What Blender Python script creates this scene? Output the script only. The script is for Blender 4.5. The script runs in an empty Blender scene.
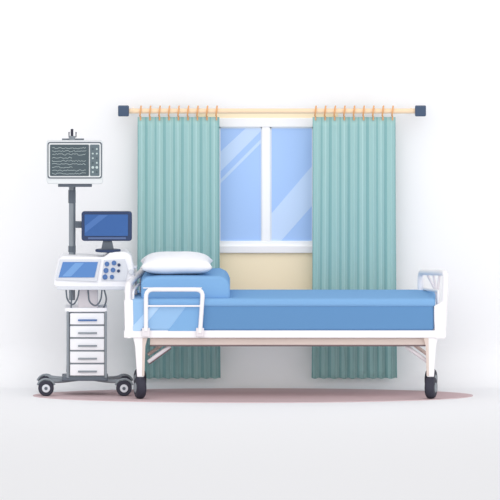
import bpy, bmesh, math, random
from mathutils import Vector, Matrix
T=math.radians(4.0); S=150.0; ST=math.sin(T); CT=math.cos(T)
MZ=0.004
def X(px): return (px-250.0)/S
def Z(py,Y=0.0): return ((399.0-py)/S-Y*ST)/CT+MZ
def P(px,py,Y=0.0): return Vector((X(px),Y,Z(py,Y)))
def lin(c):
    c=c/255.0
    return c/12.92 if c<=0.04045 else ((c+0.055)/1.055)**2.4
mats={}
def M(name,rgb,rough=0.7,spec=0.1,noise=0.0,metal=0.0):
    if name in mats: return mats[name]
    m=bpy.data.materials.new(name); m.use_nodes=True
    nt=m.node_tree; b=nt.nodes['Principled BSDF']
    col=tuple(lin(c) for c in rgb)+(1,)
    b.inputs['Base Color'].default_value=col
    b.inputs['Roughness'].default_value=rough
    b.inputs['Metallic'].default_value=metal
    b.inputs['Specular IOR Level'].default_value=spec
    if noise>0:
        tc=nt.nodes.new('ShaderNodeTexCoord'); n=nt.nodes.new('ShaderNodeTexNoise'); n.inputs['Scale'].default_value=9
        r=nt.nodes.new('ShaderNodeMix'); r.data_type='RGBA'
        r.inputs[6].default_value=tuple(c*(1-noise) for c in col[:3])+(1,)
        r.inputs[7].default_value=tuple(min(1,c*(1+noise)) for c in col[:3])+(1,)
        nt.links.new(tc.outputs['Object'],n.inputs['Vector']); nt.links.new(n.outputs['Fac'],r.inputs[0])
        nt.links.new(r.outputs[2],b.inputs['Base Color'])
    mats[name]=m; return m
def empty(name):
    e=bpy.data.objects.new(name,None); bpy.context.scene.collection.objects.link(e); return e
def finish(name,bm,mat,parent,smooth=False,bevel=0,seg=3):
    bmesh.ops.recalc_face_normals(bm,faces=bm.faces)
    me=bpy.data.meshes.new(name); bm.to_mesh(me); bm.free()
    for m in (mat if isinstance(mat,list) else [mat]): me.materials.append(m)
    o=bpy.data.objects.new(name,me); bpy.context.scene.collection.objects.link(o)
    if parent: o.parent=parent
    if bevel>0:
        md=o.modifiers.new('bevel','BEVEL'); md.width=bevel; md.segments=seg; md.limit_method='ANGLE'; md.angle_limit=math.radians(40)
        smooth=True
    if smooth:
        for p in me.polygons: p.use_smooth=True
        if bevel>0:
            w=o.modifiers.new('wn','WEIGHTED_NORMAL'); w.keep_sharp=True
    return o
def box(name,parent,x0,x1,pyt,pyb,Y0,Y1,mat,bevel=0.0,seg=3):
    bm=bmesh.new(); zt=Z(pyt,Y0); zb=Z(pyb,Y0)
    bmesh.ops.create_cube(bm,size=1)
    for v in bm.verts:
        v.co=Vector((X(x0) if v.co.x<0 else X(x1), Y0 if v.co.y<0 else Y1, zb if v.co.z<0 else zt))
    return finish(name,bm,mat,parent,bevel=bevel,seg=seg)
def prism(name,parent,pts,Y0,Y1,mat,bevel=0.0,seg=2):
    bm=bmesh.new()
    f=[bm.verts.new((X(a),Y0,Z(b,Y0))) for a,b in pts]
    g=[bm.verts.new((X(a),Y1,Z(b,Y0))) for a,b in pts]
    n=len(pts); bm.faces.new(f); bm.faces.new(g[::-1])
    for i in range(n): bm.faces.new((f[i],f[(i+1)%n],g[(i+1)%n],g[i]))
    return finish(name,bm,mat,parent,bevel=bevel,seg=seg)
def rrect(x0,x1,y0,y1,r,n=6):
    out=[]
    for cx,cy,a0 in ((x1-r,y1-r,0),(x0+r,y1-r,90),(x0+r,y0+r,180),(x1-r,y0+r,270)):
        for i in range(n+1):
            a=math.radians(a0+90*i/n); out.append((cx+r*math.cos(a),cy+r*math.sin(a)))
    return out
def fillet(pts,r,n=6):
    out=[pts[0]]
    for i in range(1,len(pts)-1):
        a,b,c=pts[i-1],pts[i],pts[i+1]
        d1=(a-b); d2=(c-b); rr=min(r,d1.length*.48,d2.length*.48)
        p=b+d1.normalized()*rr; q=b+d2.normalized()*rr
        for k in range(n+1):
            t=k/n; out.append(p*(1-t)**2+b*2*t*(1-t)+q*t*t)
    out.append(pts[-1]); return out
def tube(name,parent,pts,r,mat,fr=0.0,cyclic=False,res=5):
    pts=[Vector(p) for p in pts]
    if fr>0: pts=fillet(pts,fr)
    cu=bpy.data.curves.new(name,'CURVE'); cu.dimensions='3D'; cu.bevel_depth=r; cu.bevel_resolution=res; cu.use_fill_caps=True
    s=cu.splines.new('POLY'); s.points.add(len(pts)-1); s.use_cyclic_u=cyclic
    for i,p in enumerate(pts): s.points[i].co=(p.x,p.y,p.z,1)
    cu.materials.append(mat)
    o=bpy.data.objects.new(name,cu); bpy.context.scene.collection.objects.link(o)
    dg=bpy.context.evaluated_depsgraph_get(); me=bpy.data.meshes.new_from_object(o.evaluated_get(dg))
    bpy.data.objects.remove(o); o=bpy.data.objects.new(name,me); bpy.context.scene.collection.objects.link(o)
    for p in me.polygons: p.use_smooth=True
    if parent: o.parent=parent
    return o
def cyl(name,parent,c,r,h,axis,mat,bevel=0.0,r2=None,seg=32,yaw=0):
    bm=bmesh.new(); bmesh.ops.create_cone(bm,cap_ends=True,segments=seg,radius1=r,radius2=r if r2 is None else r2,depth=h)
    R=Matrix.Rotation(yaw,3,'Z')
    for v in bm.verts:
        x,y,z=v.co
        if axis=='X': v.co=Vector((z,y,x))
        elif axis=='Y': v.co=Vector((x,z,y))
        v.co=R@v.co
        v.co+=Vector(c)
    return finish(name,bm,mat,parent,bevel=bevel,seg=3)

# ------------ materials
wallM=M('wall_paint',(242,242,244),0.95,0.0)
shadowM=M('floor_shadow_tone',(208,186,189),0.95,0.0)  # pinkish tone of the painted ground shadow
white=M('white_enamel',(243,240,242),0.5,0.1)
offw=M('off_white',(228,222,226),0.5,0.1)
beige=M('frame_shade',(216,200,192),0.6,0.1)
dkline=M('dark_mauve',(122,106,108),0.6,0.1)
dark=M('dark_rubber',(58,58,70),0.6,0.2)
grey=M('grey_metal',(142,149,156),0.5,0.2)
grey2=M('dark_grey_metal',(98,106,116),0.5,0.2)
blueT=M('blanket_blue',(128,172,216),0.9,0.0)
blueS=M('mattress_blue',(100,143,188),0.9,0.0)
blueL=M('sheet_light_blue',(150,188,226),0.9,0.0)
# ------------ room
WY=1.32; RC=.28
ox0,ox1,oy0,oy1=212,320,120,249
def zz(py): return Z(py,WY)
bm=bmesh.new()
xs=[-5.5,X(ox0),X(ox1),5.5]; zs=[0,zz(oy1),zz(oy0),4.5]
cove=[(WY-RC+RC*math.sin(math.radians(90*k/32)), RC-RC*math.cos(math.radians(90*k/32))) for k in range(33)]
for i in range(3):
    for j in range(3):
        if i==1 and j==1: continue
        for Y in (WY,WY+.15):
            z0=RC if (j==0 and Y==WY) else zs[j]
            bm.faces.new([bm.verts.new((a,Y,b)) for a,b in ((xs[i],z0),(xs[i+1],z0),(xs[i+1],zs[j+1]),(xs[i],zs[j+1]))])
    for k in range(32):   # coved base: the wall sweeps into the floor
        (ya,za),(yb,zb)=cove[k],cove[k+1]
        f=bm.faces.new([bm.verts.new(p) for p in ((xs[i],ya,za),(xs[i+1],ya,za),(xs[i+1],yb,zb),(xs[i],yb,zb))]); f.smooth=True
def q(a,b):
    bm.faces.new([bm.verts.new(p) for p in ((a[0],WY,a[1]),(b[0],WY,b[1]),(b[0],WY+.15,b[1]),(a[0],WY+.15,a[1]))])
for a,b in (((xs[1],zs[1]),(xs[2],zs[1])),((xs[2],zs[1]),(xs[2],zs[2])),((xs[2],zs[2]),(xs[1],zs[2])),((xs[1],zs[2]),(xs[1],zs[1])),
            ((xs[3],RC),(xs[3],4.5)),((xs[3],4.5),(xs[0],4.5)),((xs[0],4.5),(xs[0],RC))): q(a,b)
bmesh.ops.remove_doubles(bm,verts=bm.verts,dist=1e-5)
wallo=finish('wall_back',bm,wallM,None)
bm=bmesh.new(); bmesh.ops.create_cube(bm,size=1)
for v in bm.verts: v.co=Vector((v.co.x*11,(-18 if v.co.y<0 else WY+.15),(-.1 if v.co.z<0 else 0)))
finish('floor',bm,wallM,None)
peach=M('peach_paint',(255,238,206),0.9,0.0)
e=empty('window_surround_panel')
box('panel_lower',e,196,338,249,336,WY-.012,WY,peach)
box('panel_upper',e,196,338,113,122,WY-.012,WY,peach)
box('panel_left',e,196,ox0,122,249,WY-.012,WY,peach)
box('panel_right',e,ox1,338,122,249,WY-.012,WY,peach)
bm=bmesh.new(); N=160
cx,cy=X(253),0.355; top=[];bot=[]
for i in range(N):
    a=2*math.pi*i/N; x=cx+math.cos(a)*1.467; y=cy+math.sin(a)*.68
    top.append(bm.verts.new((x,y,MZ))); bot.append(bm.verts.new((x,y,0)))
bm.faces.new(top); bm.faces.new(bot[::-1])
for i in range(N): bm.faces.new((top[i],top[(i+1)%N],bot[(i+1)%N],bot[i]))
finish('oval_floor_shadow',bm,shadowM,None)  # ground shadow under the furniture, painted as a thin oval slab
# ------------ window
w=empty('window_1')
wf=M('window_frame_white',(250,250,252),0.5,0.1); wsh=M('window_frame_edge',(220,226,236),0.6,0.1)
glass=M('glass_blue',(172,203,248),0.35,0.1); glassGlare=M('glass_glare',(200,221,251),0.35,0.1)  # second glass tone paints the reflection streaks
Yw=WY-.02
box('pane',w,ox0,ox1,oy0,oy1,WY-.005,WY+.005,glass)
box('frame_top',w,208,324,118,127,Yw,WY+.05,wf,.004)
box('frame_left',w,208,219,127,242,Yw,WY+.05,wf,.004)
box('frame_right',w,313,324,127,242,Yw,WY+.05,wf,.004)
box('frame_bottom',w,208,324,241,247,Yw,WY+.05,wf,.004)
box('mullion',w,262,270,127,241,Yw+.003,WY+.05,wf,.004)
for i,(a,b) in enumerate(((219,262),(270,313))):
    box('sash_l_%d'%i,w,a,a+1.6,127,241,WY-.01,WY,wsh); box('sash_r_%d'%i,w,b-1.2,b,127,241,WY-.01,WY,wsh)
    box('sash_t_%d'%i,w,a,b,127,128.4,WY-.01,WY,wsh)
box('sill',w,204,328,246,253,WY-.04,WY-.0,M('sill',(246,244,246),.6,.1),.004)
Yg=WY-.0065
prism('glare_band_a',w,[(220,152),(246,128),(261,128),(261,131),(220,172)],Yg,WY-.0045,glassGlare)
prism('glare_band_b',w,[(220,180),(261,139),(261,143),(220,184)],Yg,WY-.0045,glassGlare)
prism('glare_band_c',w,[(271,214),(312,166),(312,206),(281,241),(271,241)],Yg,WY-.0045,glassGlare)  # diagonal bands are reflections painted onto the panes
# ------------ curtain rod
rodM=M('rod_wood',(243,216,184),0.6,0.1); ringM=M('ring_wood',(226,170,120),0.6,0.1); capM=M('rod_cap',(72,88,112),0.5,0.2)
CY=1.16
r=empty('curtain_rod')
tube('rod',r,[P(127,111,CY),P(416,111,CY)],0.017,rodM)
for x0 in (118,415):
    box('end_cap',r,x0,x0+11,106,116.5,CY-.036,CY+.036,capM,.008)
for x0 in (133,411):
    tube('wall_bracket',r,[P(x0,111,CY),P(x0,111,CY)+Vector((0,WY-CY,0))],.009,rodM)
# ------------ curtains
c1=M('curtain_teal',(160,196,195),0.9,0.0); c2=M('curtain_fold_shade',(133,175,176),0.9,0.0); c3=M('curtain_fold_light',(174,206,205),0.9,0.0)  # second and third teals paint fold shade and light into the cloth
def curtain(x0,x1,seed):
    e=empty('curtain')
    bm=bmesh.new(); NP=9; K=12; NX=NP*K; NZ=28
    grid=[]
    for j in range(NZ+1):
        t=j/NZ; row=[]
        for i in range(NX+1):
            u=i/NX
            uw=u+0.006*math.sin(u*17+seed)*(0.3+t)
            px=x0+(x1-x0)*uw + (u-.5)*3.0*t*t
            ph=2*math.pi*NP*u
            amp=0.006+0.004*t
            y=CY+.004 - amp*math.cos(ph) - .002*math.sin(3*ph+seed)*t
            py=117+(378.3-117)*t
            z=Z(py,CY)+ (0.004*math.cos(ph+.5) if t>.9 else 0)
            row.append(bm.verts.new((X(px),y,z)))
        grid.append(row)
    for j in range(NZ):
        for i in range(NX):
            f=bm.faces.new((grid[j][i],grid[j][i+1],grid[j+1][i+1],grid[j+1][i]))
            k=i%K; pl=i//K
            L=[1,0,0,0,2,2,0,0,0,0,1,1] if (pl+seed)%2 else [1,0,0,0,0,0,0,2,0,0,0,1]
            f.material_index=L[k]  # tone follows the pleat, painting its shading
            f.smooth=True
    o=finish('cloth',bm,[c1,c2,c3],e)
    o.modifiers.new('solid','SOLIDIFY').thickness=.004
    for i in range(NP):
        px=x0+3+(x1-x0-6)*i/(NP-1)
        c=P(px,111,CY); pts=[c+Vector((0.004*math.sin(a),math.cos(a)*.027,math.sin(a)*.032)) for a in [2*math.pi*k/20 for k in range(20)]]
        tube('ring',e,pts,.0055,ringM,cyclic=True,res=3)
        tube('hook',e,[c+Vector((0,0,-.032)),c+Vector((0,0,-.062))],.005,ringM,res=2)
curtain(137.5,219.5,1); curtain(312.5,395.5,2)

# ------------ bed
b=empty('hospital_bed'); D=0.86
box('side_rail_near',b,124,446,330.5,338,-.01,.03,white,.006)
box('side_rail_far',b,124,446,330.5,338,-.01,.03,white,.006).location.y=D-.02
for x0 in (124,437): box('end_rail',b,x0,x0+9,331,338,.03,D-.02,white,.006)
box('deck',b,132,438,333,337,.03,D-.02,offw,.004)
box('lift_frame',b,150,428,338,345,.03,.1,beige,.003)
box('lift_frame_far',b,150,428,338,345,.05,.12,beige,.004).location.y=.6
box('lift_bar',b,150,428,344.8,346.4,.028,.08,dkline,.002)
for (a,c) in (((170,346),(148,362)),((406,346),(428,362))):
    tube('brace',b,[P(a[0],a[1],.08),P(c[0],c[1],.08)],.013,offw)
    tube('brace_edge',b,[P(a[0]+1,a[1]+2,.085),P(c[0]+1,c[1]+2,.085)],.006,dkline)
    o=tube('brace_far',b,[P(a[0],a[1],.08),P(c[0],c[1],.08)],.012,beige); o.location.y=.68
for side,xc in (('l',140),('r',431)):
    s=1 if side=='l' else -1
    for k,yy in enumerate((0,D-.09)):
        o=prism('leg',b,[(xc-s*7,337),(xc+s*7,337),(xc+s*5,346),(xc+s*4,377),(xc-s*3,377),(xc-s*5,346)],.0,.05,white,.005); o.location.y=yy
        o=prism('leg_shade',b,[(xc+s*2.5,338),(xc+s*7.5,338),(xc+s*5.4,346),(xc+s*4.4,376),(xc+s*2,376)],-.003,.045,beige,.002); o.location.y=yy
        c=P(xc,387.5,.03); R=c.z-MZ
        c=Vector((c.x,.03,R+MZ))
        yaw=math.radians(14*s)
        o=cyl('caster_wheel',b,c,R,.064,'X',dark,.024,yaw=yaw); o.location.y=yy
        o=cyl('caster_hub',b,c,R*.45,.072,'X',grey,.004,yaw=yaw); o.location.y=yy
        o=cyl('caster_stem',b,P(xc,376.5,.025),.02,.03,'Z',grey2,.004); o.location.y=yy
box('mattress',b,132,434,303,331,.0,D-.01,blueS,.02)
box('blanket',b,147,435.5,298.5,307,-.012,D,blueT,.022,4)
box('fitted_sheet',b,131.5,202,299,331,-.008,D-.005,blueL,.02,4)
prism('sheet_fold',b,[(133,326),(150,307),(160,307),(140,331),(133,331)],-.012,.0,M('sheet_pale',(178,208,238),.9,0),.002)
prism('sheet_fold',b,[(168,331),(186,307),(201,307),(201,331)],-.0115,.0,blueT,.002)
pts=[(141,300),(141,282),(145,277.5),(160,276.5),(205,276.5),(220,276),(227,279),(230,286),(230,300)]
prism('raised_backrest',b,pts,.05,D-.03,blueT,.03,4)
tube('backrest_piping',b,[P(143,288,.045),P(202,288,.045)],.004,white)
# pillow
bm=bmesh.new(); bmesh.ops.create_grid(bm,x_segments=40,y_segments=26,size=1)
pw,pd,ph=35/S,.33,.078
for v in bm.verts[:]:
    u,vv=v.co.x,v.co.y
    h=(max(0,(1-u**4)))**.5*(max(0,1-vv**4))**.5
    pin=1+.05*(abs(u)**3)*(abs(vv)**3)
    v.co=Vector((u*pw*(1-.05*(1-vv*vv))*pin, vv*pd*(1-.06*(1-u*u))*pin, h*ph*(1+.07*math.sin(u*5)*math.cos(vv*3))))
d=bmesh.ops.duplicate(bm,geom=bm.verts[:]+bm.edges[:]+bm.faces[:])
for g in d['geom']:
    if isinstance(g,bmesh.types.BMVert): g.co.z*=-.75
bmesh.ops.remove_doubles(bm,verts=bm.verts,dist=.0005)
pz=Z(276.5,.05)+.054
for v in bm.verts: v.co+=Vector((X(176.5),.43,pz))
o=finish('pillow',bm,M('pillow_cotton',(240,241,246),.95,0,.02),b,smooth=True)
# headboard (left)
tr=.0155
tube('headboard_frame',b,[P(129,338,.01),P(127.5,285,.01),P(145,268.5,D-.04),P(145,320,D-.04)],tr*1.35,white,.06)
tube('headboard_bar',b,[P(133.5,331,.03),P(133,291,.03),P(139,284,.4),P(148,277,D-.06),P(148,320,D-.06)],.009,white,.04)
prism('headboard_foot',b,[(124,300),(133,300),(134,338),(125,338)],-.008,.03,white,.006)
for i in range(3):
    t=(i+1)/4; a=P(127.5,285,.01).lerp(P(145,268.5,D-.04),t); a.z-=.01
    tube('headboard_slat',b,[a,Vector((a.x,a.y,Z(331,0)))],.008,offw)
# footboard (right)
tube('footboard_frame',b,[P(443,338,.01),P(446,273,.01),P(420.5,272,D-.04),P(420.5,320,D-.04)],tr*1.3,white,.06)
tube('footboard_bar',b,[P(437,331,.05),P(439,291,.05),P(424,289,D-.08)],.010,white,.04)
for i in range(3):
    t=(i+1)/4; a=P(446,274,.01).lerp(P(420.5,273,D-.04),t)
    tube('footboard_slat',b,[a,Vector((X(437),a.y,Z(300,0))),Vector((X(438),a.y,Z(331,0)))],.0085,offw,.05)
prism('footboard_foot',b,[(434,306),(445.5,300),(445,339),(435,339)],-.008,.04,white,.006)
# side guard rail
tube('guard_rail',b,[P(146,331,-.03),P(146,289.5,-.03),P(203,289.5,-.03),P(200,333,-.03)],.0145,white,.05)
tube('guard_bar',b,[P(147,306,-.03),P(201,306,-.03)],.006,white)
for x in (146,200): box('guard_bracket',b,x-4,x+4,328,337,-.035,-.008,offw,.005)

# ------------ medical cart
c=empty('patient_monitor_cart'); K0=.30
PY=K0+.18
navy=M('navy_plastic',(54,68,100),.5,.2); scrB=M('screen_blue',(64,100,158),.4,.1); scrD=M('screen_dark',(82,94,100),.4,.1)
scrM=M('screen_mid_blue',(94,136,194),.4,.1); lineW=M('trace_pale',(196,210,210),.6,.1); btn=M('button_blue',(86,118,170),.5,.1)
shell=M('console_white',(240,240,244),.5,.1); shell2=M('console_shade',(214,217,224),.5,.1)
tube('pole',c,[P(72,136,PY),P(72,300,PY)],.021,grey)
tube('pole_upper_sleeve',c,[P(72,190,PY),P(72,203,PY)],.025,grey2)  # dark grey collar around the pole
tube('pole_sleeve',c,[P(72,246,PY),P(72,252,PY)],.025,grey2)
tube('pole_stripe',c,[P(74.5,186,PY-.014),P(74.5,255,PY-.014)],.007,grey2)
tube('pole_tip',c,[P(72,129,PY),P(72,138,PY)],.009,dark)
tube('pole_hook',c,[P(69,132,PY),P(69,137,PY),P(76,137,PY),P(76,132,PY)],.004,dark)
tube('hook_bar',c,[P(62,139.5,PY),P(84,139.5,PY)],.007,grey2)
m1=K0+.04
prism('monitor_body',c,rrect(46.5,103,141,184,3),m1,m1+.1,M('monitor_casing',(220,224,226),.5,.1),.006)
prism('monitor_rim',c,rrect(47.5,102,142,178.5,2.5),m1-.004,m1,grey2)
prism('monitor_bezel',c,rrect(48.6,100.8,143.2,177.3,2),m1-.007,m1-.003,M('bezel',(226,229,230),.5,.1))
prism('monitor_screen',c,rrect(50,89,144.6,176,1),m1-.010,m1-.006,scrD)
prism('monitor_keypad',c,rrect(90,99.5,144.6,176,1),m1-.010,m1-.006,M('keypad',(104,118,124),.5,.1))
random.seed(4)
for row in range(9):
    y0=148+row*3.2; x=52.0; pts=[]
    while x<(87 if row not in(3,6) else 74):
        pts.append(P(x,y0+random.uniform(-.8,.8),m1-.0105)); x+=random.uniform(.8,2.2)
    tube('trace_%d'%row,c,pts,.0013,lineW,res=1)
for i in range(6):
    for j in range(2):
        p=P(92.8+4*j,149+i*4.6,m1-.011); cyl('key',c,p,.006 if i!=4 else .009,.006,'Y',lineW if (i+j)%3 else scrD,seg=12)
box('monitor_mount',c,58,92,184,187,m1+.02,m1+.1,grey2,.004)
box('monitor_arm',c,66,78,150,186,m1+.1,PY,grey2,.004)
m2=K0+.03
prism('display_body',c,rrect(81.5,132,211.5,241,3),m2,m2+.05,navy,.005)
prism('display_screen',c,rrect(84.5,128,214.5,236,1),m2-.004,m2,scrB)
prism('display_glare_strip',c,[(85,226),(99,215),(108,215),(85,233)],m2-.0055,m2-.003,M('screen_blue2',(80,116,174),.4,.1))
box('display_chin',c,88,126,237.2,239.2,m2-.004,m2,M('chin',(92,110,150),.5,.1))
prism('display_neck',c,[(103,241),(112,241),(114,250),(101,250)],m2+.015,m2+.04,grey2,.003)
cyl('display_base',c,P(108,250.5,m2+.05),.085,.018,'Z',navy,.006)
box('display_arm',c,75,100,222,228,m2+.05,PY,grey2,.005)
prism('console_body',c,[(54,280),(59,259),(63,256),(104,257),(110,252),(126,252),(131,256),(134,268),(135,283),(131,289),(60,288),(54,286)],K0+.0,K0+.3,shell,.012,3)
prism('console_screen_bezel',c,[(55,280),(60,259.5),(101,259.5),(97,282)],K0-.012,K0+.004,shell2,.004)
prism('console_screen',c,[(58.5,277.5),(62.8,262),(98,262),(94.5,277.5)],K0-.016,K0-.008,scrM,.001)
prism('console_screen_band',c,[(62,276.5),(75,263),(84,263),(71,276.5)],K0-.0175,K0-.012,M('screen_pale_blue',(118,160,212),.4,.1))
prism('console_keys_plate',c,[(101,281),(104,260),(125,259),(128,270),(126,281)],K0-.008,K0+.004,shell2,.003)
for (x,y,r0) in ((107,264,2.4),(114,263,2.4),(106,270.5,2.6),(113,270,2.4),(105,277,2.6),(112,277,2.2),(119,265,1.6),(118.5,271,1.6)):
    cyl('dial',c,P(x,y,K0-.012),r0/S,.012,'Y',btn if r0>2 else navy,.002,seg=20)
cyl('knob',c,P(131,272,K0-.006),.018,.03,'Y',shell2,.004)
box('console_tray',c,57,128,286.5,290,K0-.015,K0+.32,shell2,.004)
box('handle',c,128,137,266,269,K0+.02,K0+.06,shell2,.004)
box('column',c,78,98,289,311,K0+.08,K0+.26,offw,.006)
for i,pp in enumerate(([(66,288),(67,300),(73,306),(78,298),(79,289)],[(88,289),(89,302),(96,307),(101,300),(102,289)],[(104,289),(107,300),(103,309)],[(72,288),(71,310),(68,345),(67,372)])):
    tube('cable_%d'%i,c,[P(a,bb,K0+.01) for a,bb in pp],.0055,grey2,.06)
box('cabinet',c,68.5,105.5,309,378,K0+.02,K0+.34,grey,.006)
box('cabinet_top',c,65,107,308,312,K0,K0+.35,shell,.005)
for i in range(5):
    y0=313.3+i*12.8
    box('drawer_%d'%i,c,70,104.3,y0,y0+11.2,K0+.002,K0+.06,shell,.005)
    box('drawer_pull_%d'%i,c,78,97,y0+6.2,y0+7.8,K0-.012,K0+.004,grey if i else btn,.002)
for x0 in (66.5,104.6): box('cabinet_post',c,x0,x0+2.4,311,379,K0+.0,K0+.03,grey,.003)
box('base_plate',c,62,108,377,381,K0+.0,K0+.34,grey2,.006)
for nm,x1,y1 in (('a',46,K0),('b',124,K0),('c',46,K0+.42),('d',124,K0+.42)):
    ya=K0+.12 if y1==K0 else K0+.25
    zc=MZ+.052
    a=Vector((X(80 if x1<80 else 92),ya,Z(380,K0))); m=Vector((X(60 if x1<80 else 110),(ya+y1)/2,Z(382,K0))); e2=Vector((X(x1),y1,MZ+.1))
    tube('base_leg_'+nm,c,[a,m,e2],.013,grey,.08)
    for s in (-1,1):
        cc=Vector((X(x1),y1+s*.022,zc))
        cyl('wheel_'+nm,c,cc,.052,.026,'Y',dark,.008)
        cyl('wheel_hub_'+nm,c,cc+Vector((0,-.006,0)),.027,.026,'Y',shell2,.003)
        cyl('wheel_pin_'+nm,c,cc+Vector((0,-.009,0)),.011,.026,'Y',grey2,.002)
    tube('wheel_stem_'+nm,c,[e2,Vector((X(x1),y1,zc))],.012,grey2)
    tube('fender_'+nm,c,[Vector((X(x1)+.06*math.cos(t),y1,zc+.06*math.sin(t))) for t in [math.radians(20+14*k) for k in range(11)]],.008,grey)

# ------------ light, camera
sc=bpy.context.scene
wd=bpy.data.worlds.new('world'); sc.world=wd; wd.use_nodes=True
bg=wd.node_tree.nodes['Background']; bg.inputs[0].default_value=(.99,.99,1,1); bg.inputs[1].default_value=.68
for d,en in (((.3,.9,-.42),.98),((-.4,.9,-.42),.98)):
    l=bpy.data.lights.new('front_fill','SUN'); l.energy=en; l.angle=math.radians(80); l.color=(1,.997,.992)  # soft frontal lamps added in a pair to even out the shading
    o=bpy.data.objects.new('front_fill',l); sc.collection.objects.link(o)
    o.rotation_euler=Vector(d).to_track_quat('-Z','Y').to_euler()
cam=bpy.data.cameras.new('camera'); cam.type='ORTHO'; cam.ortho_scale=500/S; cam.clip_end=60
co=bpy.data.objects.new('camera',cam); sc.collection.objects.link(co); sc.camera=co
aim=Vector((0,0,Z(250,0)))
fwd=Vector((0,CT,-ST)); co.location=aim-fwd*15.0
co.rotation_euler=(math.radians(90)-T,0,0)
try:
    sc.view_settings.view_transform='Standard'; sc.view_settings.look='None'
except Exception as ex: print(ex)
